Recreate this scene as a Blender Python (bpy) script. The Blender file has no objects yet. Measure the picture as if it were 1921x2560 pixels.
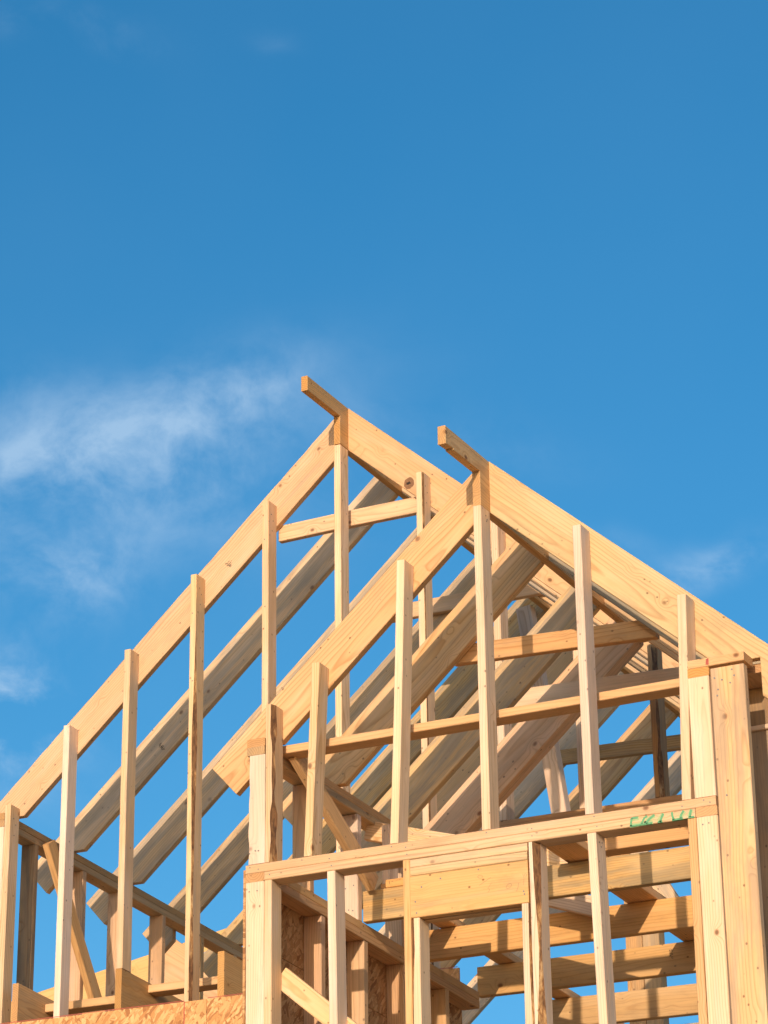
import bpy, math, random
from mathutils import Vector, Matrix
random.seed(11)
S = bpy.context.scene
R = math.radians

# ---------------------------------------------------------------- camera
YAW, PIT, ROL, FOC = -0.7010990642, 0.5061266467, 0.0938536910, 8334.35
F = Vector((math.sin(YAW)*math.cos(PIT), math.cos(YAW)*math.cos(PIT), math.sin(PIT)))
Rt = Vector((math.cos(YAW), -math.sin(YAW), 0)); Up = Rt.cross(F)
R2 = Rt*math.cos(ROL)+Up*math.sin(ROL); U2 = -Rt*math.sin(ROL)+Up*math.cos(ROL)
cam = bpy.data.cameras.new("camera"); co = bpy.data.objects.new("camera", cam)
S.collection.objects.link(co); S.camera = co
M = Matrix((R2, U2, -F)).transposed().to_4x4(); M.translation = Vector((5.86691785, -12.03315486, -4.69625344))
co.matrix_world = M
cam.sensor_fit = 'VERTICAL'; cam.sensor_height = 36; cam.lens = 36*FOC/2560
cam.shift_x = 1626.504/2560; cam.shift_y = -722.174/2560
cam.clip_start = .1; cam.clip_end = 3000

# ---------------------------------------------------------------- light
SUN = Vector((-.178, 1, -.257)).normalized()          # travel direction of sunlight
EL = math.asin(-SUN.z); AZ = math.atan2(-SUN.x, -SUN.y)
sl = bpy.data.lights.new("sun", 'SUN'); so = bpy.data.objects.new("sun", sl); S.collection.objects.link(so)
sl.energy = 3.0; sl.angle = R(.5); sl.color = (1.0, .80, .61)
so.rotation_euler = SUN.to_track_quat('-Z', 'Y').to_euler()
S.view_settings.view_transform = 'Standard'; S.view_settings.look = 'None'
S.view_settings.exposure = 0.29; S.view_settings.gamma = 1; S.view_settings.use_curve_mapping = False

W = bpy.data.worlds.new("World"); S.world = W; W.use_nodes = True
nt = W.node_tree; nt.nodes.clear()
def N(t, **k):
    n = nt.nodes.new(t)
    for a, b in k.items(): setattr(n, a, b)
    return n
def L(a, b): nt.links.new(a, b)
def mth(op, a, b=None, c=None):
    n = N('ShaderNodeMath', operation=op)
    for i, v in enumerate((a, b, c)):
        if v is None: continue
        if isinstance(v, (int, float)): n.inputs[i].default_value = v
        else: L(v, n.inputs[i])
    return n.outputs[0]
def mix(fac, a, b, bt='MIX'):
    n = N('ShaderNodeMix', data_type='RGBA', blend_type=bt)
    for i, v in ((0, fac), (6, a), (7, b)):
        if isinstance(v, (int, float)): n.inputs[i].default_value = v
        elif isinstance(v, (tuple, list)): n.inputs[i].default_value = tuple(v)+(1,) if len(v) == 3 else v
        else: L(v, n.inputs[i])
    return n.outputs[2]
def ramp(fac, stops, interp='LINEAR'):
    n = N('ShaderNodeValToRGB'); L(fac, n.inputs[0]); cr = n.color_ramp; cr.interpolation = interp
    while len(cr.elements) < len(stops): cr.elements.new(.5)
    for e, (p, c) in zip(cr.elements, stops):
        e.position = p; e.color = tuple(c)+(1,) if not isinstance(c, (int, float)) else (c, c, c, 1)
    return n.outputs[0]
def noise(vec, scale, detail=4, rough=.5, dist=0, out=0):
    n = N('ShaderNodeTexNoise'); L(vec, n.inputs['Vector']); n.inputs['Scale'].default_value = scale
    n.inputs['Detail'].default_value = detail; n.inputs['Roughness'].default_value = rough
    n.inputs['Distortion'].default_value = dist
    return n.outputs[out]
def vscale(vec, s, add=None):
    n = N('ShaderNodeVectorMath', operation='MULTIPLY'); L(vec, n.inputs[0]); n.inputs[1].default_value = s
    o = n.outputs[0]
    if add is not None:
        m = N('ShaderNodeVectorMath', operation='ADD'); L(o, m.inputs[0])
        if isinstance(add, tuple): m.inputs[1].default_value = add
        else: L(add, m.inputs[1])
        o = m.outputs[0]
    return o

sky = N('ShaderNodeTexSky', sky_type='NISHITA'); sky.sun_disc = False
sky.sun_elevation = EL; sky.sun_rotation = AZ
sky.altitude = 200; sky.air_density = 1.0; sky.dust_density = 2.0; sky.ozone_density = 3.0
tc = N('ShaderNodeTexCoord'); D_ = tc.outputs['Generated']
hsv = N('ShaderNodeHueSaturation'); L(sky.outputs[0], hsv.inputs['Color']); hsv.inputs['Saturation'].default_value = 1.30; hsv.inputs['Value'].default_value = 1.0; hsv.inputs['Hue'].default_value = .491
skc = mix(1.0, hsv.outputs[0], (1.0, 1.0, 1.0), 'MULTIPLY')
# thin clouds, each at its own sky direction: (direction, half width, half height, tilt, density)
dwn = noise(D_, 20, 3, .45, 0, 1); dv = N('ShaderNodeVectorMath', operation='SUBTRACT'); L(dwn, dv.inputs[0]); dv.inputs[1].default_value = (.5, .5, .5)
DW = vscale(dv.outputs[0], (.026, .026, .026), D_)
def lobe(d, a, b, tilt):
    v = Vector(d).normalized(); E = v.cross(Vector((0, 0, 1))).normalized(); U = E.cross(v)
    c_, s_ = math.cos(R(tilt)), math.sin(R(tilt)); e1 = E*c_+U*s_; e2 = U*c_-E*s_
    q = None
    for ax, sz in ((e1, a*1.35), (e2, b*1.35), (v, .6)):
        n = N('ShaderNodeVectorMath', operation='DOT_PRODUCT'); L(DW, n.inputs[0]); n.inputs[1].default_value = ax/sz
        t_ = mth('SUBTRACT', n.outputs['Value'], v.dot(ax)/sz); t_ = mth('MULTIPLY', t_, t_)
        q = t_ if q is None else mth('ADD', q, t_)
    return mth('POWER', 2.718, mth('MULTIPLY', q, -1.0))
CL = [((-0.4982, 0.7541, 0.4279), 0.0300, 0.0135, 5, 0.66), ((-0.4648, 0.7691, 0.4387), 0.0330, 0.0120, 20, 0.6), ((-0.4491, 0.7746, 0.4454), 0.0150, 0.0045, 15, 0.40), ((-0.4871, 0.7658, 0.4199), 0.0416, 0.0143, 0, 0.4), ((-0.5029, 0.7701, 0.3925), 0.0154, 0.0083, 25, 0.8), ((-0.5157, 0.7592, 0.3971), 0.0131, 0.0071, 5, 0.4), ((-0.5279, 0.7723, 0.3533), 0.0120, 0.0125, 5, 3.2), ((-0.3395, 0.8504, 0.4019), 0.0125, 0.0036, 32, 1.2), ((-0.3583, 0.8414, 0.4046), 0.0100, 0.0035, -15, 0.22), ((-0.4021, 0.8045, 0.4371), 0.0260, 0.0070, -10, 0.2), ((-0.4619, 0.7035, 0.54), 0.0140, 0.005, -10, 0.24), ((-0.4196, 0.7314, 0.5376), 0.0045, 0.0024, -15, 0.14), ((-0.4803, 0.6928, 0.5379), 0.0080, 0.0036, 5, 0.22)]
CL += [((-.80, .50, .34), .16, .05, 10, .7), ((-.95, -.1, .28), .2, .05, 0, .6), ((.25, .90, .36), .14, .04, 5, .6), ((.8, .45, .40), .2, .06, -10, .6), ((.3, -.8, .5), .25, .06, 0, .5)]
tot = None
for d, a_, b_, t0, am in CL:
    v = mth('MULTIPLY', lobe(d, a_, b_, t0), am); tot = v if tot is None else mth('ADD', tot, v)
n1 = noise(vscale(DW, (1, 1, 1.25)), 26, 8, .60, .05); n2 = noise(D_, 10, 5, .5)
wisp = ramp(mth('ADD', mth('MULTIPLY', n1, .7), mth('MULTIPLY', n2, .3)), [(.36, 0.0), (.70, 1.0)], 'EASE')
cm = mth('MINIMUM', mth('MULTIPLY', mth('MULTIPLY', tot, wisp), .80), .62)
cm = mth('ADD', cm, mth('MULTIPLY', ramp(n2, [(.35, 0.0), (.75, 1.0)]), .015))
skf = mix(cm, skc, (SKYW := (2.9, 3.95, 5.1)))
bg = N('ShaderNodeBackground'); L(skf, bg.inputs[0]); bg.inputs[1].default_value = .145
L(bg.outputs[0], N('ShaderNodeOutputWorld').inputs[0])

# ---------------------------------------------------------------- materials
def mat(name):
    global nt
    m = bpy.data.materials.new(name); m.use_nodes = True; nt = m.node_tree; nt.nodes.clear()
    b = N('ShaderNodeBsdfPrincipled'); L(b.outputs[0], N('ShaderNodeOutputMaterial').inputs[0])
    return m, b
def wood():
    m, b = mat("sawn_pine")
    t = N('ShaderNodeTexCoord'); oi = N('ShaderNodeObjectInfo'); rnd = oi.outputs['Random']
    def r(k): return mth('FRACT', mth('MULTIPLY', rnd, k))
    cx = N('ShaderNodeCombineXYZ'); L(mth('MULTIPLY', rnd, 91.0), cx.inputs[0]); L(mth('MULTIPLY', r(17.3), 7.0), cx.inputs[1]); L(mth('MULTIPLY', r(31.7), 9.0), cx.inputs[2])
    O = t.outputs['Object']
    P = vscale(O, (1, 1, 1), cx.outputs[0])
    sx = N('ShaderNodeSeparateXYZ'); L(O, sx.inputs[0])
    X, Y, Z = sx.outputs
    # knots
    kv = N('ShaderNodeTexVoronoi'); kv.feature = 'F1'; L(vscale(P, (.75, 1, 1)), kv.inputs['Vector']); kv.inputs['Scale'].default_value = 7.5
    kd = kv.outputs['Distance']
    kb = mth('POWER', mth('MAXIMUM', mth('SUBTRACT', 1.0, mth('DIVIDE', kd, .36)), 0.0), 2.0)
    w1 = noise(vscale(P, (.9, 5, 5)), 1.0, 2, .5)
    w2 = noise(vscale(P, (3, 22, 22)), 1.0, 2, .5)
    yy = mth('ADD', mth('ADD', Y, mth('SUBTRACT', mth('MULTIPLY', r(7.7), .22), .11)), mth('MULTIPLY', X, mth('SUBTRACT', mth('MULTIPLY', r(3.3), .05), .025)))
    zz = mth('ADD', mth('ADD', Z, mth('SUBTRACT', mth('MULTIPLY', r(11.9), .12), .015)), mth('MULTIPLY', X, mth('SUBTRACT', mth('MULTIPLY', r(5.1), .05), .025)))
    rad = mth('SQRT', mth('ADD', mth('MULTIPLY', yy, yy), mth('MULTIPLY', zz, zz)))
    rad = mth('ADD', rad, mth('ADD', mth('MULTIPLY', w1, .062), mth('ADD', mth('MULTIPLY', w2, .006), mth('MULTIPLY', kb, .035))))
    fr = mth('FRACT', mth('MULTIPLY', rad, 95.0))
    late = ramp(fr, [(.0, .0), (.60, .10), (.88, 1.0), (1.0, .0)])
    nz = noise(vscale(P, (2.2, 95, 95)), 1.0, 4, .65)
    st = ramp(nz, [(.30, 0), (.72, 1)])
    patch = noise(vscale(P, (1.1, 7, 7)), 1.0, 3, .6)
    early = mix(ramp(patch, [(.3, 0), (.7, 1)]), (.750, .530, .285), (.715, .470, .225))
    c = mix(mth('MULTIPLY', late, mth('ADD', .22, mth('MULTIPLY', r(23.1), .62))), early, (.47, .250, .095))
    c = mix(mth('MULTIPLY', st, .36), c, (.47, .29, .125))
    # fine dark checks along the grain
    ck = noise(vscale(P, (5, 240, 240)), 1.0, 2, .5)
    c = mix(mth('MULTIPLY', ramp(ck, [(.66, 0), (.74, 1)]), .35), c, (.20, .11, .05))
    c = mix(ramp(mth('ADD', kd, mth('MULTIPLY', w2, .02)), [(.060, 1), (.105, 0)]), c, (.24, .105, .040))
    c = mix(mth('MULTIPLY', ramp(kd, [(.03, 1), (.05, 0)]), .6), c, (.07, .035, .02))
    c = mix(mth('MULTIPLY', kb, .25), c, (.45, .25, .09))
    pk = N('ShaderNodeTexVoronoi'); pk.feature = 'F1'; L(vscale(P, (.8, 1, 1), (2., 7., 5.)), pk.inputs['Vector']); pk.inputs['Scale'].default_value = 19
    c = mix(mth('MULTIPLY', ramp(pk.outputs['Distance'], [(.055, 1), (.11, 0)]), .8), c, (.17, .085, .04))
    # weathering (per board: 1 - alpha)
    wt = mth('SUBTRACT', 1.0, oi.outputs['Alpha'])
    bn = noise(vscale(P, (2.0, 16, 16)), 1.0, 5, .65, .4)
    c = mix(mth('MULTIPLY', wt, ramp(bn, [(.42, 0), (.58, 1)])), c, (.31, .265, .20))
    dn = noise(vscale(P, (3.5, 9, 9)), 1.0, 5, .7)
    c = mix(mth('MULTIPLY', ramp(dn, [(.52, 0), (.78, 1)]), mth('ADD', .12, mth('MULTIPLY', r(19.1), .34))), c, (.27, .195, .125))
    bs = noise(vscale(P, (1.6, 24, 24), (3., 5., 1.)), 1.0, 4, .6)
    c = mix(mth('MULTIPLY', ramp(bs, [(.55, 0), (.70, 1)]), mth('MULTIPLY', r(29.3), .38)), c, (.34, .30, .25))
    hl = noise(vscale(P, (2.5, 14, 14), (9., 2., 4.)), 1.0, 3, .5)
    c = mix(mth('MULTIPLY', ramp(hl, [(.5, 0), (.7, 1)]), .30), c, (.80, .62, .42))
    # cut ends are a deeper orange
    sn = N('ShaderNodeSeparateXYZ'); L(t.outputs['Normal'], sn.inputs[0])
    en = ramp(mth('ABSOLUTE', sn.outputs[0]), [(.85, 0), (.95, 1)])
    c = mix(mth('MULTIPLY', en, .6), c, mix(late, (.52, .30, .12), (.33, .165, .055)))
    hs = N('ShaderNodeHueSaturation'); L(c, hs.inputs['Color']); L(mth('ADD', .90, mth('MULTIPLY', r(41.3), .19)), hs.inputs['Value'])
    L(mth('ADD', .84, mth('MULTIPLY', r(13.9), .26)), hs.inputs['Saturation'])
    c = mix(1.0, hs.outputs[0], oi.outputs['Color'], 'MULTIPLY')
    L(c, b.inputs['Base Color']); b.inputs['Roughness'].default_value = .72
    b.inputs['Specular IOR Level'].default_value = .22
    bp = N('ShaderNodeBump'); bp.inputs['Strength'].default_value = .35; bp.inputs['Distance'].default_value = .0015
    hh = mth('ADD', mth('MULTIPLY', nz, .8), mth('ADD', mth('MULTIPLY', late, .25), mth('MULTIPLY', noise(vscale(P, (14, 30, 30)), 1.0, 3), .8)))
    L(hh, bp.inputs['Height']); L(bp.outputs[0], b.inputs['Normal'])
    return m
def osb():
    m, b = mat("strand_board")
    t = N('ShaderNodeTexCoord'); O = t.outputs['Object']
    oi = N('ShaderNodeObjectInfo')
    cx = N('ShaderNodeCombineXYZ'); L(mth('MULTIPLY', oi.outputs['Random'], 37.0), cx.inputs[0])
    P = vscale(O, (1, 1, 1), cx.outputs[0])
    lay = []
    for k, (ang, sc) in enumerate(((.25, 1.0), (-.7, 1.15), (1.25, .9), (2.3, 1.3))):
        vr = N('ShaderNodeVectorRotate'); vr.rotation_type = 'Z_AXIS'; vr.inputs['Angle'].default_value = ang
        wv = N('ShaderNodeVectorMath', operation='ADD'); L(P, wv.inputs[0])
        L(vscale(noise(P, 14, 2, .5, 0, 1), (.03, .03, .0)), wv.inputs[1])
        L(wv.outputs[0], vr.inputs['Vector'])
        v = N('ShaderNodeTexVoronoi'); v.feature = 'F1'; L(vscale(vr.outputs[0], (15*sc, 58*sc, 12), (k*3.1, k*7.7, 0.)), v.inputs['Vector']); v.inputs['Scale'].default_value = 1.0
        sc_ = N('ShaderNodeSeparateColor'); L(v.outputs['Color'], sc_.inputs[0])
        e = N('ShaderNodeTexVoronoi'); e.feature = 'DISTANCE_TO_EDGE'; L(vscale(vr.outputs[0], (15*sc, 58*sc, 12), (k*3.1, k*7.7, 0.)), e.inputs['Vector']); e.inputs['Scale'].default_value = 1.0
        col = ramp(sc_.outputs[0], [(0, (.28, .12, .045)), (.24, (.50, .26, .10)), (.62, (.64, .37, .165)), (1, (.74, .48, .24))])
        col = mix(mth('MULTIPLY', ramp(e.outputs['Distance'], [(0.0, 1), (.06, 0)]), .6), col, (.20, .095, .04))
        lay.append((col, sc_.outputs[1], sc_.outputs[2]))
    c = lay[0][0]
    for col, a, bb in lay[1:]: c = mix(ramp(a, [(.50, 0), (.52, 1)]), c, col)
    g = noise(vscale(P, (30, 30, 30)), 1.0, 4, .6)
    c = mix(mth('MULTIPLY', g, .25), c, (.62, .33, .15))
    c = mix(1.0, c, oi.outputs['Color'], 'MULTIPLY')
    L(c, b.inputs['Base Color']); b.inputs['Roughness'].default_value = .7; b.inputs['Specular IOR Level'].default_value = .25
    bp = N('ShaderNodeBump'); bp.inputs['Strength'].default_value = .6; bp.inputs['Distance'].default_value = .002
    L(lay[1][1], bp.inputs['Height']); L(bp.outputs[0], b.inputs['Normal'])
    return m
def bark():
    m, b = mat("bark_wane")
    t = N('ShaderNodeTexCoord'); P = t.outputs['Object']
    a = noise(vscale(P, (16, 60, 60)), 1.0, 6, .7, .5); d = noise(vscale(P, (5, 12, 12)), 1.0, 4, .6)
    c = ramp(a, [(.32, (.13, .055, .022)), (.43, (.36, .165, .055)), (.54, (.58, .33, .13)), (.70, (.74, .52, .28))])
    c = mix(mth('MULTIPLY', ramp(d, [(.42, 0), (.52, 1)]), .95), c, mix(ramp(a, [(.4, 0), (.6, 1)]), (.10, .045, .02), (.26, .12, .045)))
    L(c, b.inputs['Base Color']); b.inputs['Roughness'].default_value = .85
    bp = N('ShaderNodeBump'); bp.inputs['Strength'].default_value = 1; bp.inputs['Distance'].default_value = .004
    L(a, bp.inputs['Height']); L(bp.outputs[0], b.inputs['Normal'])
    return m
def flat(name, col, rough=.7, metal=0, var=.25, scale=60):
    m, b = mat(name)
    t = N('ShaderNodeTexCoord'); a = noise(t.outputs['Object'], scale, 4, .6)
    c = mix(mth('MULTIPLY', a, var*2), col, tuple(x*.45 for x in col))
    L(c, b.inputs['Base Color']); b.inputs['Roughness'].default_value = rough; b.inputs['Metallic'].default_value = metal
    return m
def soil():
    m, b = mat("bare_ground")
    t = N('ShaderNodeTexCoord'); a = noise(t.outputs['Object'], .15, 8, .65); d = noise(t.outputs['Object'], 3, 6, .6)
    c = ramp(a, [(.35, (.34, .24, .14)), (.6, (.44, .33, .20)), (.75, (.22, .20, .09))])
    c = mix(mth('MULTIPLY', d, .5), c, (.36, .27, .17))
    L(c, b.inputs['Base Color']); b.inputs['Roughness'].default_value = .95
    return m
WOOD = wood(); OSB = osb(); BARK = bark(); STEEL = flat("nail_steel", (.30, .27, .24), .45, .7)
GREEN = flat("green_spray_paint", (.17, .48, .22), .6, 0, .5, 90); INK = flat("black_stamp_ink", (.045, .038, .03), .7, 0, .4, 300)
PENCIL = flat("pencil", (.30, .20, .12), .7, 0, .3, 200); RED = flat("red_marking_paint", (.55, .10, .06), .6, 0, .4, 120)
SOIL = soil(); WRAP = flat("grey_house_wrap", (.42, .42, .42), .6, 0, .2, 5)

# tints (colour of the timber itself) ; alpha = 1 - weathering
PALE = (1.16, 1.20, 1.46, .93); PINE = (1.06, .94, .88, .92); AMBER = (1.04, .86, .70, .95)
GREY = (1.05, 1.05, 1.10, .40); MID = (1.06, .97, .92, .75); PINK = (1.06, .94, .94, .8); DARK = (.62, .56, .52, .35)

# ---------------------------------------------------------------- builders
def empty(name, loc, label, cat, group=None):
    o = bpy.data.objects.new(name, None); S.collection.objects.link(o); o.location = loc
    o.empty_display_size = .2; o['label'] = label; o['category'] = cat; o['kind'] = 'thing'
    if group: o['group'] = group
    return o
def link(name, verts, faces, mats, par, M=None, col=PINE, fm=None, smooth=False):
    me = bpy.data.meshes.new(name); me.from_pydata(verts, [], faces); me.update()
    for m in mats: me.materials.append(m)
    if fm:
        for p, i in zip(me.polygons, fm): p.material_index = i
    o = bpy.data.objects.new(name, me); S.collection.objects.link(o); o.color = col
    M = M or Matrix.Identity(4)
    if par is not None:
        o.parent = par
        off = Matrix.Translation(par.location) if par.type == 'EMPTY' else WM[par.name]
        o.matrix_basis = off.inverted() @ M
    else: o.matrix_basis = M
    WM[o.name] = M.copy()
    return o
WM = {}
def frame(o, u, v):
    u = Vector(u).normalized(); v = Vector(v); v = (v-u*v.dot(u)).normalized(); n = u.cross(v)
    M = Matrix((u, v, n)).transposed().to_4x4(); M.translation = Vector(o); return M
EASE = .0028
def bar(name, par, A, B, v, wv, wn, col=PINE, mat_=None, bow=.003, ease=EASE, wane=None, seg=None, kind=None):
    """straight timber from A to B (line through the section centre); v = direction of section size wv"""
    A = Vector(A); B = Vector(B); Ln = (B-A).length
    M = frame((A+B)/2, B-A, v)
    seg = seg or max(1, min(6, int(Ln/.4)))
    if wane: seg = max(seg, 16)
    vs = []; fs = []; fm = []; h = wv/2; k = wn/2; e = min(ease, h*.3, k*.3)
    b1 = random.uniform(-bow, bow); b2 = random.uniform(-bow, bow)
    ph = random.random()*9
    for i in range(seg+1):
        t = i/seg; x = (t-.5)*Ln; dy = b1*4*t*(1-t)+random.uniform(-.0005, .0005); dz = b2*4*t*(1-t)+random.uniform(-.0005, .0005)
        sec = [[h-e, -k], [h, -k+e], [h, k-e], [h-e, k], [-h+e, k], [-h, k-e], [-h, -k+e], [-h+e, -k]]
        if wane:
            # wane = (sign_y, sign_z, cy, cz): a missing corner that shows bark
            sy, sz, cy, cz = wane[:4]
            f = .75+.3*math.sin(t*7+ph)+.22*math.sin(t*23+ph*2)+random.uniform(-.12, .12)
            f = max(.15, f)
            if len(wane) > 4: f *= max(.06, min(1, (wane[4]-t)/.16))
            cy_ = min(cy*f, wv*.85); cz_ = min(cz*f, wn*.85)
            # index of the corner pair
            for q in range(0, 8, 2):
                a, b = sec[q], sec[q+1]
                if (a[0] > 0) == (sy > 0) and (b[0] > 0) == (sy > 0) and (a[1] > 0) == (sz > 0) and (b[1] > 0) == (sz > 0):
                    for p_ in (a, b):
                        if abs(abs(p_[0])-h) < 1e-9: p_[1] = sz*(k-cz_)
                        else: p_[0] = sy*(h-cy_)
        for y, z in sec: vs.append((x, y+dy, z+dz))
    n = 8; wq = None
    if wane:
        for q in range(0, 8, 2):
            c = [[h, -k], [h, k], [-h, k], [-h, -k]][q//2]
            if (c[0] > 0) == (wane[0] > 0) and (c[1] > 0) == (wane[1] > 0): wq = q
    for i in range(seg):
        for j in range(n):
            a = i*n+j; b = i*n+(j+1) % n; fs.append((a, b, b+n, a+n)); fm.append(1 if j == wq else 0)
    fs.append(tuple(range(n-1, -1, -1))); fm.append(0); fs.append(tuple(seg*n+j for j in range(n))); fm.append(0)
    return link(name, vs, fs, [mat_ or WOOD, BARK], par, M, col, fm)
def box(name, par, x, y, z, col=PINE, mat_=None, wane=None, bow=.003, grain=None):
    """axis aligned timber from ranges; grain runs along the longest side"""
    c = Vector(((x[0]+x[1])/2, (y[0]+y[1])/2, (z[0]+z[1])/2)); d = [x[1]-x[0], y[1]-y[0], z[1]-z[0]]
    g = grain if grain is not None else d.index(max(d))
    ax = [Vector((1, 0, 0)), Vector((0, 1, 0)), Vector((0, 0, 1))]
    iv = (g+1) % 3; iN = (g+2) % 3
    return bar(name, par, c-ax[g]*d[g]/2, c+ax[g]*d[g]/2, ax[iv], d[iv], d[iN], col, mat_, bow, wane=wane)
def slab(name, par, poly, o, u, v, th, col=PINE, mat_=None, e=.0022):
    """prism: polygon in the (u, v) plane from origin o, extruded by th along u x v; grain along u"""
    M = frame(o, u, v); n = len(poly)
    ar = sum(poly[i][0]*poly[(i+1) % n][1]-poly[(i+1) % n][0]*poly[i][1] for i in range(n))
    if ar < 0: poly = poly[::-1]
    P = [Vector((a, b)) for a, b in poly]; ins = []
    for i in range(n):
        a = (P[i]-P[i-1]).normalized(); b = (P[(i+1) % n]-P[i]).normalized()
        na = Vector((-a.y, a.x)); nb = Vector((-b.y, b.x)); s = (na+nb)
        k = max(.35, 1+na.dot(nb)); ins.append(P[i]+s*(e/k))
    vs = [(p.x, p.y, 0) for p in ins]+[(p.x, p.y, e) for p in P]+[(p.x, p.y, th-e) for p in P]+[(p.x, p.y, th) for p in ins]
    fs = [tuple(range(n-1, -1, -1)), tuple(3*n+i for i in range(n))]
    for k in range(3):
        for i in range(n):
            j = (i+1) % n; fs.append((k*n+i, k*n+j, (k+1)*n+j, (k+1)*n+i))
    return link(name, vs, fs, [mat_ or WOOD], par, M, col)
def stroke(vs, fs, pts, wd, y=0):
    """ribbon along pts (x,z) on the plane y"""
    b = len(vs)
    for i, p in enumerate(pts):
        a = Vector(pts[max(0, i-1)]); c = Vector(pts[min(len(pts)-1, i+1)]); d = (c-a).normalized(); n = Vector((-d.y, d.x))*wd/2
        q = Vector(p); vs.append((q.x+n.x, y, q.y+n.y)); vs.append((q.x-n.x, y, q.y-n.y))
    for i in range(len(pts)-1): fs.append((b+2*i, b+2*i+1, b+2*i+3, b+2*i+2))
def marks(name, par, strokes, wd, m, y, M=None):
    vs = []; fs = []
    for s in strokes: stroke(vs, fs, s, wd, 0)
    T = M or Matrix.Translation((0, y, 0))
    o = link(name, vs, fs, [m], par, T); o['kind'] = 'stuff'; return o
def nails(par, pts, nrm, r=.0035):
    """a few driven nail heads, one joined piece"""
    vs = []; fs = []; nrm = Vector(nrm); a = nrm.orthogonal().normalized(); b = nrm.cross(a)
    for p in pts:
        k = len(vs); p = Vector(p)
        for h in (-.004, .0012):
            for i in range(6):
                t = i*math.pi/3; vs.append(tuple(p+nrm*h+(a*math.cos(t)+b*math.sin(t))*r))
        fs.append(tuple(k+6+i for i in range(6)))
        for i in range(6): fs.append((k+i, k+(i+1) % 6, k+6+(i+1) % 6, k+6+i))
    o = link('nail_heads', vs, fs, [STEEL], par); o['kind'] = 'stuff'; return o

w, d = .0375, .087
D = 2.017; m_ = .9013; zr = 1.695; za = 3.243; x5 = -1.7633; rp = .245
ct = 1/math.sqrt(1+m_*m_); st_ = m_*ct; th = rp*ct      # rafter depth across the slope
SP = .594
def rz(x, xr, z0):   # top of roof plane at x
    return z0-m_*max(0, xr-x, x-(xr+w))

# ---------------------------------------------------------------- ground and lower storey
G = -6.3
n = 24; vs = []; fs = []
def gp(i): return math.copysign(abs(i/n)**2.2*900, i)
for i in range(-n, n+1):
    for j in range(-n, n+1):
        x_, y_ = gp(i), gp(j); r_ = math.hypot(x_, y_)
        vs.append((x_, y_, G+(math.sin(x_*.11)*math.cos(y_*.13)*.12 if r_ > 12 else 0)))
q = 2*n+1
for i in range(2*n):
    for j in range(2*n): fs.append((i*q+j, (i+1)*q+j, (i+1)*q+j+1, i*q+j+1))
g = link('ground', vs, fs, [SOIL], None); g['kind'] = 'structure'; g['label'] = 'bare ground of the building site'

# ---------------------------------------------------------------- helpers for roof timber
def xz_slab(name, par, pts, y0, t, ang, col=PINE, mat_=None):
    """board cut to the world (x, z) outline pts, front face at y0, thickness t, grain at angle ang"""
    u = Vector((math.cos(ang), 0, math.sin(ang))); v = Vector((-math.sin(ang), 0, math.cos(ang)))
    o = Vector((sum(p[0] for p in pts)/len(pts), y0+t, sum(p[1] for p in pts)/len(pts)))
    poly = [((p[0]-o.x)*u.x+(p[1]-o.z)*u.z, (p[0]-o.x)*v.x+(p[1]-o.z)*v.z) for p in pts]
    return slab(name, par, poly, o, u, v, t, col, mat_)
PH = math.atan(m_)
def rafter(par, side, y0, xr, z0, zp, xin, xout, xt, col=PINE, t=w, top_gap=0.0, name='rafter', rough=0):
    """side -1 left, +1 right. zp = height of the wall plate it sits on, xin/xout = plate edges, xt = tail (all as distances from the ridge face)"""
    s = side; xf = xr if s < 0 else xr+w
    j = lambda: random.uniform(-.002, .002)
    def X(a): return xf+s*a
    top = lambda a: z0-m_*a
    g = top_gap
    P = [(X(g), top(g)+j()), (X(g), z0-rp-m_*g*0+j())]
    if zp is not None:
        a_s = (z0-rp-zp)/m_
        P += [(X(a_s), zp+.001), (X(xout), zp+.001), (X(xout), top(xout)-rp)]
    P += [(X(xt+th*(-st_)), top(xt)-th*ct), (X(xt), top(xt))]
    if rough:
        k = int((xt-g)/.045)
        for q in range(1, k):
            a = xt-(xt-g)*q/k+random.uniform(-.012, .012); P.append((X(a), top(a)-abs(random.gauss(0, rough))))
    return xz_slab(name, par, P, y0, t, PH*(-s), col)

# ================================================================ nearest gable wall
wall = empty('gable_wall_frame', (0, 0, -2.5), 'nearest gable wall frame, green paint on its doubled plate and a header over the opening', 'wall frame')
# doubled top plate
box('top_plate', wall, (-1.101, .999), (0, d), (-.0385, 0), PINE, bow=.0008)
pl = box('top_plate', wall, (-1.0105, .912), (0, d), (-.0775, -.0395), MID, bow=.0008)
# studs under the plate
box('corner_stud', wall, (-1.0115, -.9755), (0, d), (-2.44, -.0785), PALE)
a = bar('stud', wall, (-.6645, d/2, -2.44), (-.693, d/2, -.0785), (1, 0, 0), w, d, PALE)
kl = box('king_stud', wall, (-.3605, -.328), (.001, d), (-2.44, -.0785), PINE)
box('jack_stud', wall, (-.3265, -.2895), (.002, d+.002), (-2.44, -.3295), PALE, wane=(-1, -1, .014, .014))
box('jack_stud', wall, (.162, .1985), (.002, d+.002), (-2.44, -.3295), PALE, wane=(1, -1, .008, .016))
box('king_stud', wall, (.2015, .2395), (.001, d+.004), (-2.44, -.0785), PALE, wane=(1, -1, .028, .040))
a = bar('stud', wall, (.5155, d/2, -2.44), (.4745, d/2, -.0785), (1, 0, 0), w, d, PALE)
nails(a, [(.4935, .03, -.11), (.4935, .045, -.125), (.4935, .055, -.105)], (1, 0, 0))
box('stud', wall, (.8775, .9125), (.0, d), (-2.44, -.0785), PINE)
box('bottom_plate', wall, (-1.101, 1.0), (-.001, d+.001), (-2.478, -2.441), PINE)
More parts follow.
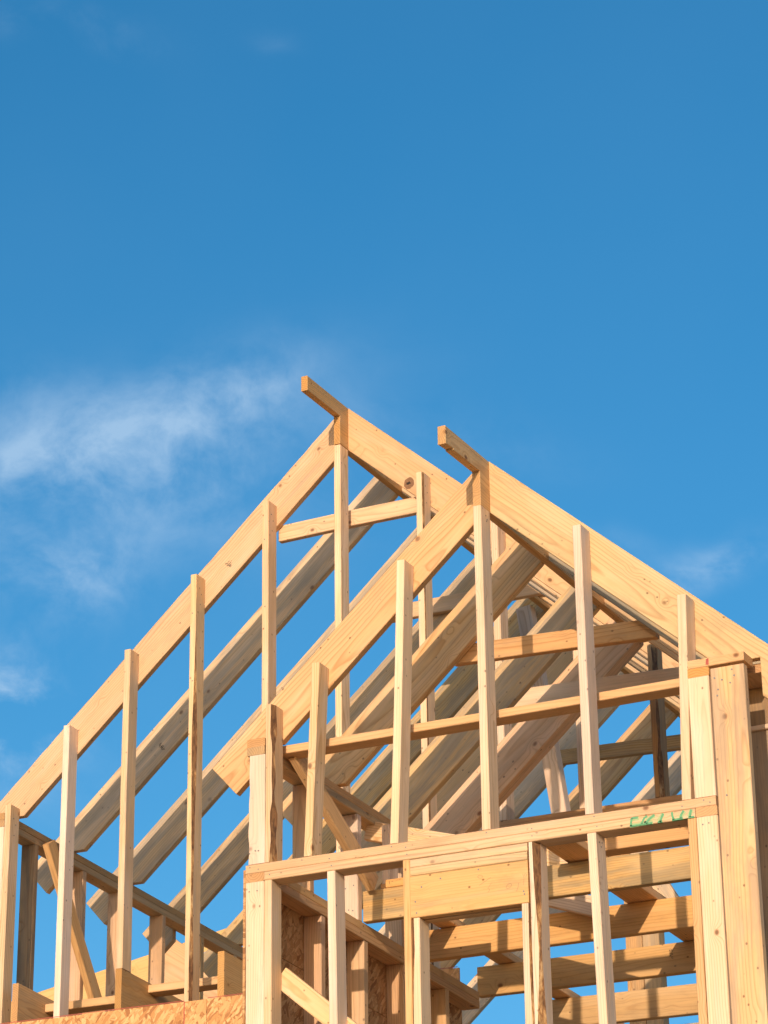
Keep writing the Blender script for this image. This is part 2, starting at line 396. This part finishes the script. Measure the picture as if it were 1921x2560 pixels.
# header and its packers
box('header_packer', wall, (-.3265, .197), (.001, d), (-.1135, -.079), MID)
box('header_packer', wall, (-.3265, .195), (.000, d), (-.1495, -.1150), (.98, .93, .82, .55))
hb = box('header', wall, (-.3265, .196), (0, .0375), (-.3280, -.1510), (1.06, .94, .84, .95))
box('header', wall, (-.3265, .197), (.0495, .087), (-.331, -.151), MID)
nails(hb, [(-.276, 0, -.203), (-.305, 0, -.262), (-.19, 0, -.178), (-.02, 0, -.163), (.175, 0, -.28), (.178, 0, -.292), (-.30, 0, -.31)], (0, -1, 0), .0038)
# pencilled numbers on the header
def hp(X, Y): return (-.159+.000236*X, -.120-.00003*X-.000225*Y)
def arc(cx, cy, rx, ry, a0=0, a1=360, k=14, rot=0):
    o = []
    for i in range(k+1):
        t = R(a0+(a1-a0)*i/k); x_, y_ = rx*math.cos(t), ry*math.sin(t)
        o.append(hp(cx+x_*math.cos(rot)-y_*math.sin(rot), cy+x_*math.sin(rot)+y_*math.cos(rot)))
    return o
marks('pencil_mark', hb, [arc(618, 250, 46, 28), [hp(600, 410), hp(700, 340), hp(820, 262)],
      [hp(825, 370), hp(790, 420), hp(752, 468), hp(775, 480), hp(792, 490), hp(775, 520), hp(752, 542)],
      arc(1148, 425, 62, 34, rot=-.75), [hp(1330, 365), hp(1322, 430), hp(1285, 525)],
      [hp(1408, 200), hp(1432, 280), hp(1418, 405)], arc(1458, 222, 22, 22)], .0011, PENCIL, -.0006)
# green sprayed letters on the lower plate
def gx(X): return .640+(X-262)*.000219
zt, zb = -.041, -.0765
def gs(*p): return [(gx(X), zb+(zt-zb)*q) for X, q in p]
marks('paint_mark', pl, [gs((275, .05), (298, .95)), gs((298, .95), (420, .93)), gs((262, .04), (480, .05), (690, .05)),
      gs((480, .15), (540, .75), (600, .95)), gs((570, .10), (620, .5), (740, .95)), gs((835, .05), (905, .97)), gs((790, .06), (880, .07)),
      gs((1068, .97), (1075, .5), (1100, .08)), gs((1065, .05), (1270, .06)), gs((1225, .1), (1240, .5), (1290, .95)),
      gs((1400, .1), (1412, .5), (1435, .97)), gs((1370, .05), (1484, .06))], .0092, GREEN, -.0014)
marks('paint_mark', pl, [gs((262, .12), (700, .16)), gs((300, .80), (440, .82)), gs((560, .1), (600, .5), (740, .86)), gs((800, .2), (900, .9)), gs((1060, .18), (1110, .2)), gs((1215, .2), (1310, .88)), gs((1380, .18), (1440, .88))], .017,
      flat("faded_green_paint", (.50, .58, .27), .7, 0, .4, 60), -.0009)
marks('paint_drip', pl, [[(gx(262), .002), (gx(690), .002)], [(gx(790), .002), (gx(880), .002)], [(gx(1065), .002), (gx(1484), .002)]], .012, GREEN, 0,
      Matrix.Translation((0, .0035, -.0782)) @ Matrix.Rotation(R(90), 4, 'X') )
# gable studs standing on the plate, nailed to the face of the rafters
def gstud(par, xb, xt, zt_, y0, zb_, col=PALE, wane=None, name='gable_stud', slope=.25):
    A = Vector((xb+w/2, y0+d/2, zb_)); B = Vector((xt+w/2, y0+d/2, zt_))
    return bar(name, par, A, B, (1, 0, 0), w, d, col, wane=wane)
gstud(wall, -1.0085, -1.0085, .715, 0, .001, PALE, wane=(1, -1, .013, .034))
gstud(wall, -.8226, -.7812, .869, 0, .001, PALE)
gstud(wall, -.4174, -.3664, 1.271, 0, .001, PALE)
gp_ = gstud(wall, 0, 0, 1.452, 0, .001, PALE)
nails(wall.children[0], [(x_, 0, -.012-.012*(k % 2)) for k, x_ in enumerate((-1.08, -1.04, -.83, -.70, -.41, -.345, .02, .22, .49, .86, .95, .975))], (0, -1, 0), .0032)
nails(pl, [(x_, 0, -.055) for x_ in (-.985, -.69, -.34, .22, .50)], (0, -1, 0), .0032)
nails(gp_, [(w, .045, 1.42), (w, .055, 1.405), (w, .05, 1.395)], (1, 0, 0))
gstud(wall, .4515, .4497, 1.268, 0, .001, PALE)
r2 = gstud(wall, .859, .889, .8696, 0, .001, PALE)

# ================================================================ nearest side walls
sl_ = empty('side_wall_frame', (-1.055, .9, -2.5), 'side wall frame left of the nearest bay, lined outside with dark strand board', 'wall frame')
box('end_stud', sl_, (-1.101, -1.0135), (0.0005, .0375), (-2.44, -.0785), PALE)
e_ = box('plate', sl_, (-1.101, -1.0115), (.0005, 2.0), (-.0775, -.0395), AMBER)
box('plate', sl_, (-1.101, -1.0125), (d+.002, 2.0), (-.0385, 0), MID)
nails(sl_.children[0], [(-1.083, 0, -.118), (-1.045, 0, -.118)], (0, -1, 0))
for i, y_ in enumerate((.50, .885, 1.255, 1.66)):
    box('stud', sl_, (-1.101, -1.0135), (y_, y_+w), (-2.44, -.0785), (PINK, MID, PINK, MID)[i])
up = box('end_stud', sl_, (-1.092, -1.0105), (0.0005, .0375), (.001, .4905), PALE, wane=(-1, -1, .007, .012))
nails(up, [(-1.055, 0, .06), (-1.04, 0, .058), (-1.083, 0, .05)], (0, -1, 0))
box('plate', sl_, (-1.100, -1.0125), (.0005, 1.74), (.4915, .5285), (1, .92, .78, .4))
box('plate', sl_, (-1.100, -1.0115), (.002, 1.74), (.5295, .5675), AMBER)
for i, y_ in enumerate((.40, .835, 1.25)):
    q_ = box('stud', sl_, (-1.101, -1.0135), (y_, y_+w), (.001, .4905), (PINK, PALE, PALE)[i])
    if i == 1: nails(q_, [(-1.06, y_, .05), (-1.035, y_, .16), (-1.075, y_, .15), (-1.04, y_, .045)], (0, -1, 0))
for z0_, z1_ in ((-.313, -.02), (-1.53, -.3155), (-2.6, -1.5325)):
    M0 = slab('sheathing_panel', sl_, [(0, 0), (0, z1_-z0_), (2.0, z1_-z0_), (2.0, 0)], (-1.1125, 0, z0_), (0, 1, 0), (0, 0, 1), .011, (.92, .86, .80, 1), OSB, .001)
lb = bar('let_in_brace', sl_, (-.985, .1065, -.470), (-.05, .1065, -1.246), (.64, 0, .77), .089, .0355, PALE)

srt = empty('side_wall_frame', (1.05, .9, -2.5), 'right hand side wall frame at the picture edge with a broad flat post', 'wall frame')
box('end_stud', srt, (.9145, 1.0015), (.0005, .0375), (-2.44, -.0785), PALE)
box('plate', srt, (.9135, 1.0015), (.0005, 1.9), (-.0775, -.0395), AMBER)
us = bar('end_stud', srt, (.957, .019, .001), (.957, .019, .503), (1, 0, 0), .088, .037, PALE)
nails(srt.children[0], [(.94, 0, -.11), (.965, 0, -.107)], (0, -1, 0))
box('plate', srt, (.914, 1.004), (.0, 1.74), (.504, .5405), AMBER)
cap = box('cap_plate', srt, (.918, 1.152), (-.001, .088), (.5415, .5785), AMBER, grain=0)
marks('paint_mark', cap, [[(.996, .548), (.999, .572)], [(1.003, .546), (1.004, .574)]], .006, RED, -.0022)
box('cap_plate', srt, (1.03, 1.183), (.130, 1.74), (.5345, .5725), AMBER)
pst = bar('post', srt, (1.0895, -.0195, -2.45), (1.094, -.0195, .512), (1, 0, 0), .139, .036, (1.10, 1.0, .98, .45))
nails(pst, [(1.041, -.038, .47), (1.071, -.038, .458), (1.114, -.038, .495), (1.122, -.038, .468), (1.104, -.038, .44), (1.053, -.038, .42), (1.048, -.038, .395), (1.06, -.038, -.02)], (0, -1, 0), .004)
box('plate', srt, (1.03, 1.183), (.090, .128), (.50, .5325), MID) if False else None
box('board', srt, (1.008, 1.19), (.283, .321), (.372, .5335), DARK, grain=2)
box('lit_strip', srt, (1.008, 1.19), (.268, .321), (.352, .3715), PALE)  # added pale strip: a line of light given as colour and shape
box('board', srt, (1.008, 1.19), (.283, .321), (-2.44, .3515), DARK, grain=2)
for y_ in (.45, .86, 1.27, 1.68):
    box('stud', srt, (.9145, 1.0015), (y_, y_+w), (-2.44, -.0785), MID)
    box('stud', srt, (.9145, 1.0015), (y_, y_+w), (-.0385, .503), MID)

# ================================================================ nearest roof
rf = empty('roof_frame', (0, .9, 1.4), 'nearer and lower roof frame, its ridge board notched into a short overhanging stub', 'roof frame')
def ridge(par, x0, z0, y0, y1, ov, hs, col, nk=True):
    """ridge board with a narrow stub projecting in front of the gable"""
    P = [(y0-ov, z0), (y1, z0), (y1, z0-.243), (y0, z0-.243), (y0, z0-hs)]
    if nk: P += [(y0-ov+.072, z0-hs-.004), (y0-ov+.070, z0-hs+.003), (y0-ov, z0-hs-.003)]
    else: P += [(y0-ov, z0-hs-.002)]
    o = Vector((x0, (y0+y1)/2, z0-.12)); poly = [(a-o.y, b-o.z) for a, b in P]
    return slab('ridge_board', par, poly, o, (0, 1, 0), (0, 0, 1), w, col)
ridge(rf, 0, zr, 0.0, 1.70, .3174, .082, (.98, .84, .66, .9))
RYB = [d+.0005, .655, 1.225, 1.655]
cols_l = [PINE, MID, GREY, PINK]
for i, y_ in enumerate(RYB):
    rafter(rf, -1, y_, 0, zr, .5675, 1.01, 1.101, 1.325, cols_l[i], rough=.0008)
    rafter(rf, 1, y_, 0, zr, .5785 if i == 0 else .5725, .98, 1.146, 1.36, [(1.04, 1.0, .86, 1), (.8, .8, .8, .1), MID, MID][i])
rafter(rf, -1, 1.6935, 0, zr, .5675, 1.01, 1.101, 1.325, PINK)
rafter(rf, 1, 1.6935, 0, zr, .5725, .98, 1.146, 1.36, MID)
ctb = bar('collar_tie', rf, (-.455, .7145, 1.105), (.50, .7145, 1.083-.02), (0, 0, 1), .088, .036, (1.0, .80, .62, 1))
bar('collar_tie', rf, (-.62, 1.638, 1.253), (.72, 1.638, 1.205), (0, 0, 1), .088, .036, MID)
box('ceiling_tie', rf, (-1.0095, .9125), (.1265, .2135), (.530, .567), AMBER)

# ================================================================ ceiling joists of the nearest bay
jf = empty('joist_frame', (0, 1.6, 0), 'row of ceiling joists seen from below through the opening of the nearest gable wall', 'joist frame')
JY = [.875, 1.481, 2.063, 2.657, 3.25]
jc = [(1, .95, .80, .35), (1.0, .84, .62, 1), (.95, .82, .62, .85), (1, .90, .74, .9), (.95, .84, .66, .9)]
for i, y_ in enumerate(JY):
    j_ = box('joist', jf, (-1.0105 if i < 1 else -1.05, 1.0), (y_, y_+w), (.0015, .1415), jc[i])
    if i == 2:
        zz0 = .105; st2 = []
        for k, (dx, dz, L_) in enumerate([(0, 0, 1), (0, -.012, 1), (0, -.022, 0), (.009, 0, 1), (.009, -.016, 0), (.009, -.032, 1)]):
            X = -.098+dx; Z = .110+dz
            st2 += [[(X, Z), (X+.005, Z)], [(X, Z), (X, Z-.008)], [(X+.005, Z-.004), (X+.005, Z-.010)]] if L_ else [[(X, Z-.002), (X+.006, Z-.006)], [(X, Z-.008), (X+.006, Z-.003)]]
        marks('grade_stamp', j_, st2, .0018, INK, y_-.0008)
box('strongback', jf, (-.036, .109), (.64, 3.29), (.143, .180), AMBER)
box('strongback', jf, (-.945, -.857), (.92, 3.29), (.143, .180), AMBER)
bk = box('block', jf, (-.897, -.60), (.874, .962), (.143, .180), (1.0, .78, .55, 1))
marks('grade_stamp', bk, [[(-.878, .170), (-.878, .157)], [(-.868, .168), (-.860, .169)], [(-.845, .170), (-.843, .171)], [(-.838, .171), (-.834, .172)], [(-.829, .172), (-.824, .173)]], .002, INK, .8732)
box('short_stud', jf, (-.962, -.925), (.965, 1.05), (.181, .47), PALE)
bar('diagonal_brace', jf, (-1.06, 1.02, .476), (-.03, 1.02, .150+.02), (.3, 0, 1), .088, .036, PALE)
bar('diagonal_brace', jf, (-1.0, 1.425, .428), (-.14, 1.425, .098+.02), (.4, 0, 1), .088, .036, PALE)

# ================================================================ leaning braces (temporary)
def brace(cat_label, A, B, v, wv, wn, col):
    c = (Vector(A)+Vector(B))/2
    o = bar('timber_brace', None, A, B, v, wv, wn, col); o['label'] = cat_label; o['category'] = 'brace'; o['group'] = 'leaning timber braces'
    return o
brace('orange timber brace leaning from the upper plate to the first joist inside the nearest bay', (-.976, .195, .560), (-.955, .865, .165), (0, .5, .87), .088, .036, (1, .86, .68, 1))
brace('timber brace leaning behind the leftmost studs, beside the long side plate', (-3.69, 2.385, 1.225), (-3.69, 2.895, .505), (0, .8, .6), .086, .037, (1, .82, .60, 1))
brace('doubled timber post leaning under the far ridge, behind the nearest rafters', (-1.843, 4.415, 3.0), (-1.60, 4.415, 1.2), (1, 0, 0), .090, .070, PALE)
brace('dark timber strut leaning behind the right hand ceiling joists', (-1.09, 3.86, 1.43), (-.80, 3.86, .92), (1, 0, .5), .085, .037, GREY)

# ================================================================ farther, taller gable wall
wa = empty('gable_wall_frame', (-1.9, D, -2.5), 'farther, taller gable wall frame on the left, standing behind strand board', 'wall frame')
XA = [-3.7322, -3.3802, -3.0142, -2.6152, -2.1869, -1.7633, -1.2957, -.8893, -.4829, -.108]
TA = [1.3197, 1.7086, 2.0751, 2.4281, 2.7645, 2.995, 2.7374, 2.41, 1.98, 1.58]
for i in range(10):
    zb_ = -2.44
    if i == 2: zb_ = .3485
    if i >= 7: zb_ = .8215
    c_ = PALE if i not in (2, 6) else (1.15, 1.17, 1.38, .75)
    if i == 4: c_ = (1.16, 1.10, 1.30, 1)
    o_ = gstud(wa, XA[i]+(.006 if i == 3 else 0), XA[i], TA[i], D, zb_, c_ if i != 9 else (.7, .62, .58, .4), wane=(1, -1, .019, .036, .93) if i == 3 else ((1, -1, .005, .02) if i == 6 else ((1, -1, .016, .03) if i == 9 else None)))
    if i in (0, 3, 4, 6): nails(o_, [(XA[i]+w, D+.03, TA[i]-.07), (XA[i]+w, D+.05, TA[i]-.10), (XA[i]+w, D+.04, TA[i]-.16)], (1, 0, 0))
    if i in (3, 4): nails(o_, [(XA[i]+.015, D, TA[i]-.22), (XA[i]+.02, D, TA[i]-.6), (XA[i]+.012, D, TA[i]-1.0)], (0, -1, 0))
box('header', wa, (-.905, 1.0), (D, D+.088), (.784, .8205), (1, .80, .62, .8))
box('header', wa, (-.905, 1.0), (D, D+.088), (.60, .7825), AMBER)
box('collar_tie', wa, (-2.16, -1.3015), (D+d+w+.002, D+d+2*w), (2.580, 2.669), PINE)
for a_, b_ in ((-3.9, -2.604), (-2.601, -2.4765), (-2.4745, -1.1145)):
    slab('sheathing_panel', wa, [(0, 0), (b_-a_, 0), (b_-a_, 2.63), (0, 2.63)], (a_, D-.001, -2.5), (1, 0, 0), (0, 0, 1), .0115, (1.12, 1.02, .90, 1), OSB, .0008)
marks('paint_mark', wa, [[(-2.6025, -2.4), (-2.6025, .132)]], .0055, RED, D-.0135)
marks('paint_mark', wa, [[(-3.9, .1345), (-2.605, .1345)], [(-2.47, .1345), (-1.12, .1345)]], .0035, RED, D-.0133)

# ================================================================ farther left side wall
wl = empty('side_wall_frame', (-3.776, 4.5, -2.5), 'far left side wall frame running back under the rafters of the taller roof', 'wall frame')
YE = 7.3
box('plate', wl, (-3.821, -3.7345), (D+.0005, YE), (1.203, 1.2395), (.98, .86, .72, .7))
box('plate', wl, (-3.821, -3.7335), (D+.001, YE), (1.2405, 1.2795), (.92, .80, .66, .7))
box('end_stud', wl, (-3.821, -3.7345), (D+.0005, D+w), (-2.44, 1.2015), PALE)
for i, y_ in enumerate((2.32, 2.80, 3.19, 3.63, 4.05, 4.42, 4.83, 5.24, 5.65, 6.06, 6.46, 6.87, 7.25)):
    box('stud', wl, (-3.821, -3.7345), (y_, y_+w), (-2.44, 1.2015), [(.55, .50, .46, .2), PINK, PINK, PINK, MID][min(i, 4)])

# ================================================================ farther roof
ra = empty('roof_frame', (x5, 4.5, 3), 'farther and taller roof frame, the long left-hand row of rafters rising behind the studs', 'roof frame')
ridge(ra, x5, za, D, YE, .3459, .082, (1.0, .86, .70, .8), False)
lc = [PINE, GREY, (1.02, 1.02, 1.06, .45), (.98, .95, .95, .35), (.96, .97, 1.0, .4), MID, GREY, MID, GREY]
ya = D+d+.0005; i = 0; ys = [ya, 2.697, 3.288, 3.885, 4.48, 5.10, 5.71, 6.285, 6.88]
for i, y_ in enumerate(ys):
    o_ = rafter(ra, -1, y_, x5, za, 1.2795, 1.97, 2.058, 2.262, lc[i], rough=.0022 if i in (0, 3) else .0006)
    rr_ = rafter(ra, 1, y_, x5, za, None, 0, 0, 2.30 if i else 1.72, [PINE, MID, GREY, MID, DARK, MID, GREY, MID, MID][i])
    if i == 0: KR = rr_
    if i in (0, 1):
        # inked grade stamp on the face
        cx_, cz_ = ((-2.437, 2.485) if i == 0 else (-3.19, 1.79+.0))
        ss = []
        U = Vector((ct, st_)); V = Vector((-st_, ct)) ; C0 = Vector((cx_, cz_))
        rr = random.Random(4+i)
        for k in range(9):
            q0 = C0+V*(.020-.0045*k)+U*rr.uniform(-.012, .0)
            q1 = q0+U*rr.uniform(.006, .02)+V*rr.uniform(-.006, .006)
            ss.append([tuple(q0), tuple(q1)]); ss.append([tuple(q1), tuple(q1+V*-.004+U*.002)])
        marks('grade_stamp', o_, ss, .0022, INK, y_-.0009)
bar('collar_tie', ra, (-2.44, 3.866, 2.862), (-1.10, 3.866, 2.853), (0, 0, 1), .092, .036, (1, .86, .76, .8))
bar('collar_tie', ra, (-2.30, 5.69, 2.600), (-1.0, 5.69, 2.56), (0, 0, 1), .088, .036, (.8, .74, .70, .5))
box('plate', ra, (.235, .32), (2.25, YE), (1.06, 1.14), MID)

def disc(name, par, c, rx, rz_, y, col, m_mat, jag=.1, k=18, rot=0):
    vs = [(c[0], y, c[1])]; rr = random.Random(3)
    for i in range(k):
        t = 2*math.pi*i/k; f = 1+rr.uniform(-jag, jag); a, b = rx*f*math.cos(t), rz_*f*math.sin(t)
        vs.append((c[0]+a*math.cos(rot)-b*math.sin(rot), y, c[1]+a*math.sin(rot)+b*math.cos(rot)))
    o = link(name, vs, [(0, (i+1) % k+1, i+1) for i in range(k)], [m_mat], par, None, col); return o
KNOT = flat("knot_wood", (.33, .15, .06), .7, 0, .6, 160); HOLE = flat("knot_hole", (.035, .022, .015), .9, 0, .3, 60)
disc('knot', KR, (-1.378, 2.733), .029, .033, ys[0]-.0009, PINE, KNOT, .08)
disc('knot_hole', KR, (-1.381, 2.733), .013, .008, ys[0]-.0016, PINE, HOLE, .35)

# ================================================================ floor joists of the farther bay
ff = empty('joist_frame', (-3, 3.5, .1), 'deep floor joists and flat blocking low on the left, just above the strand board', 'joist frame')
for i, x_ in enumerate((-3.6365, -3.0155, -2.4235)):
    box('joist', ff, (x_, x_+w), (D+.0005 if i != 1 else D+.0005, 5.2), (.108, (.341, .3475, .366)[i]), [(.92, .78, .62, .7), (.90, .78, .62, .7), (.95, .84, .66, .9)][i])
box('block', ff, (-3.598, -3.017), (2.27, 2.357), (.258, .300), PINE)
box('block', ff, (-2.977, -2.425), (2.27, 2.357), (.292, .333), PINE)
box('rim', ff, (-3.598, -2.425), (4.9, 4.938), (.108, .34), MID)
ds = box('post', ff, (-1.11, -1.02), (3.9, 3.975), (-2.4, 1.20), (1, .84, .68, .6)); box('post', ff, (-1.019, -.929), (3.9, 3.975), (-2.4, 1.20), (.9, .84, .78, .4))

box('beam', ff, (-1.34, -.98), (3.9, 3.988), (1.2015, 1.2885), (1, .84, .66, .8))
# ================================================================ wing behind on the left
wg = empty('wing_roof_edge', (-5.2, 6, .5), 'yellow sloping fascia board with strand board below, far behind the lower left studs', 'roof edge')
xz_slab('fascia_board', wg, [(-6.7, 1.585), (-4.40, 2.005), (-4.40, 1.99), (-4.864, 1.812), (-5.198, 1.672), (-6.7, 1.04)], 6.0, .038, .18, (1.0, .88, .62, 1))
xz_slab('flashing_strip', wg, [(-6.7, 1.036), (-5.198, 1.668), (-4.864, 1.808), (-4.40, 1.986), (-4.40, 1.955), (-4.864, 1.780), (-5.198, 1.640), (-6.7, 1.005)], 5.99, .03, .4, (1, 1, 1, 1), WRAP)
slab('sheathing_panel', wg, [(0, 0), (2.6, 0), (2.6, 3.3), (2.3, 3.42), (0, 2.45)], (-6.7, 6.25, -1.45), (1, 0, 0), (0, 0, 1), .012, (.55, .48, .42, 1), OSB, .001)
for k, x_ in enumerate((-6.2, -5.6, -5.0, -4.55)):
    box('stud', wg, (x_, x_+w), (6.13, 6.235), (-1.5, (1.15, 1.4, 1.62, 1.80)[k]), MID)
xz_slab('sloping_board', wg, [(-4.75, 1.73), (-4.05, 1.20), (-4.05, 1.10), (-4.75, 1.10)], 5.3, .03, -.6, PINE)

# ================================================================ storey below the frames
lo = empty('lower_storey', (-1.4, 3.5, G), 'sheathed lower storey that carries the timber frames', 'storey')
def wallbox(name, x, y, z, col): 
    return slab(name, lo, [(0, 0), (x[1]-x[0], 0), (x[1]-x[0], z[1]-z[0]), (0, z[1]-z[0])], (x[0], y[1], z[0]), (1, 0, 0), (0, 0, 1), y[1]-y[0], col, OSB, .004)
wallbox('sheathed_wall', (-1.12, 1.2), (0.0, 1.99), (G-.1, -2.48), (1, 1, 1, 1))
wallbox('sheathed_wall', (-3.84, 1.2), (2.0, 7.4), (G-.1, -2.505), (1, 1, 1, 1))
wallbox('sheathed_wall', (-7.0, -3.85), (6.1, 7.4), (G-.1, -1.55), (1, 1, 1, 1))
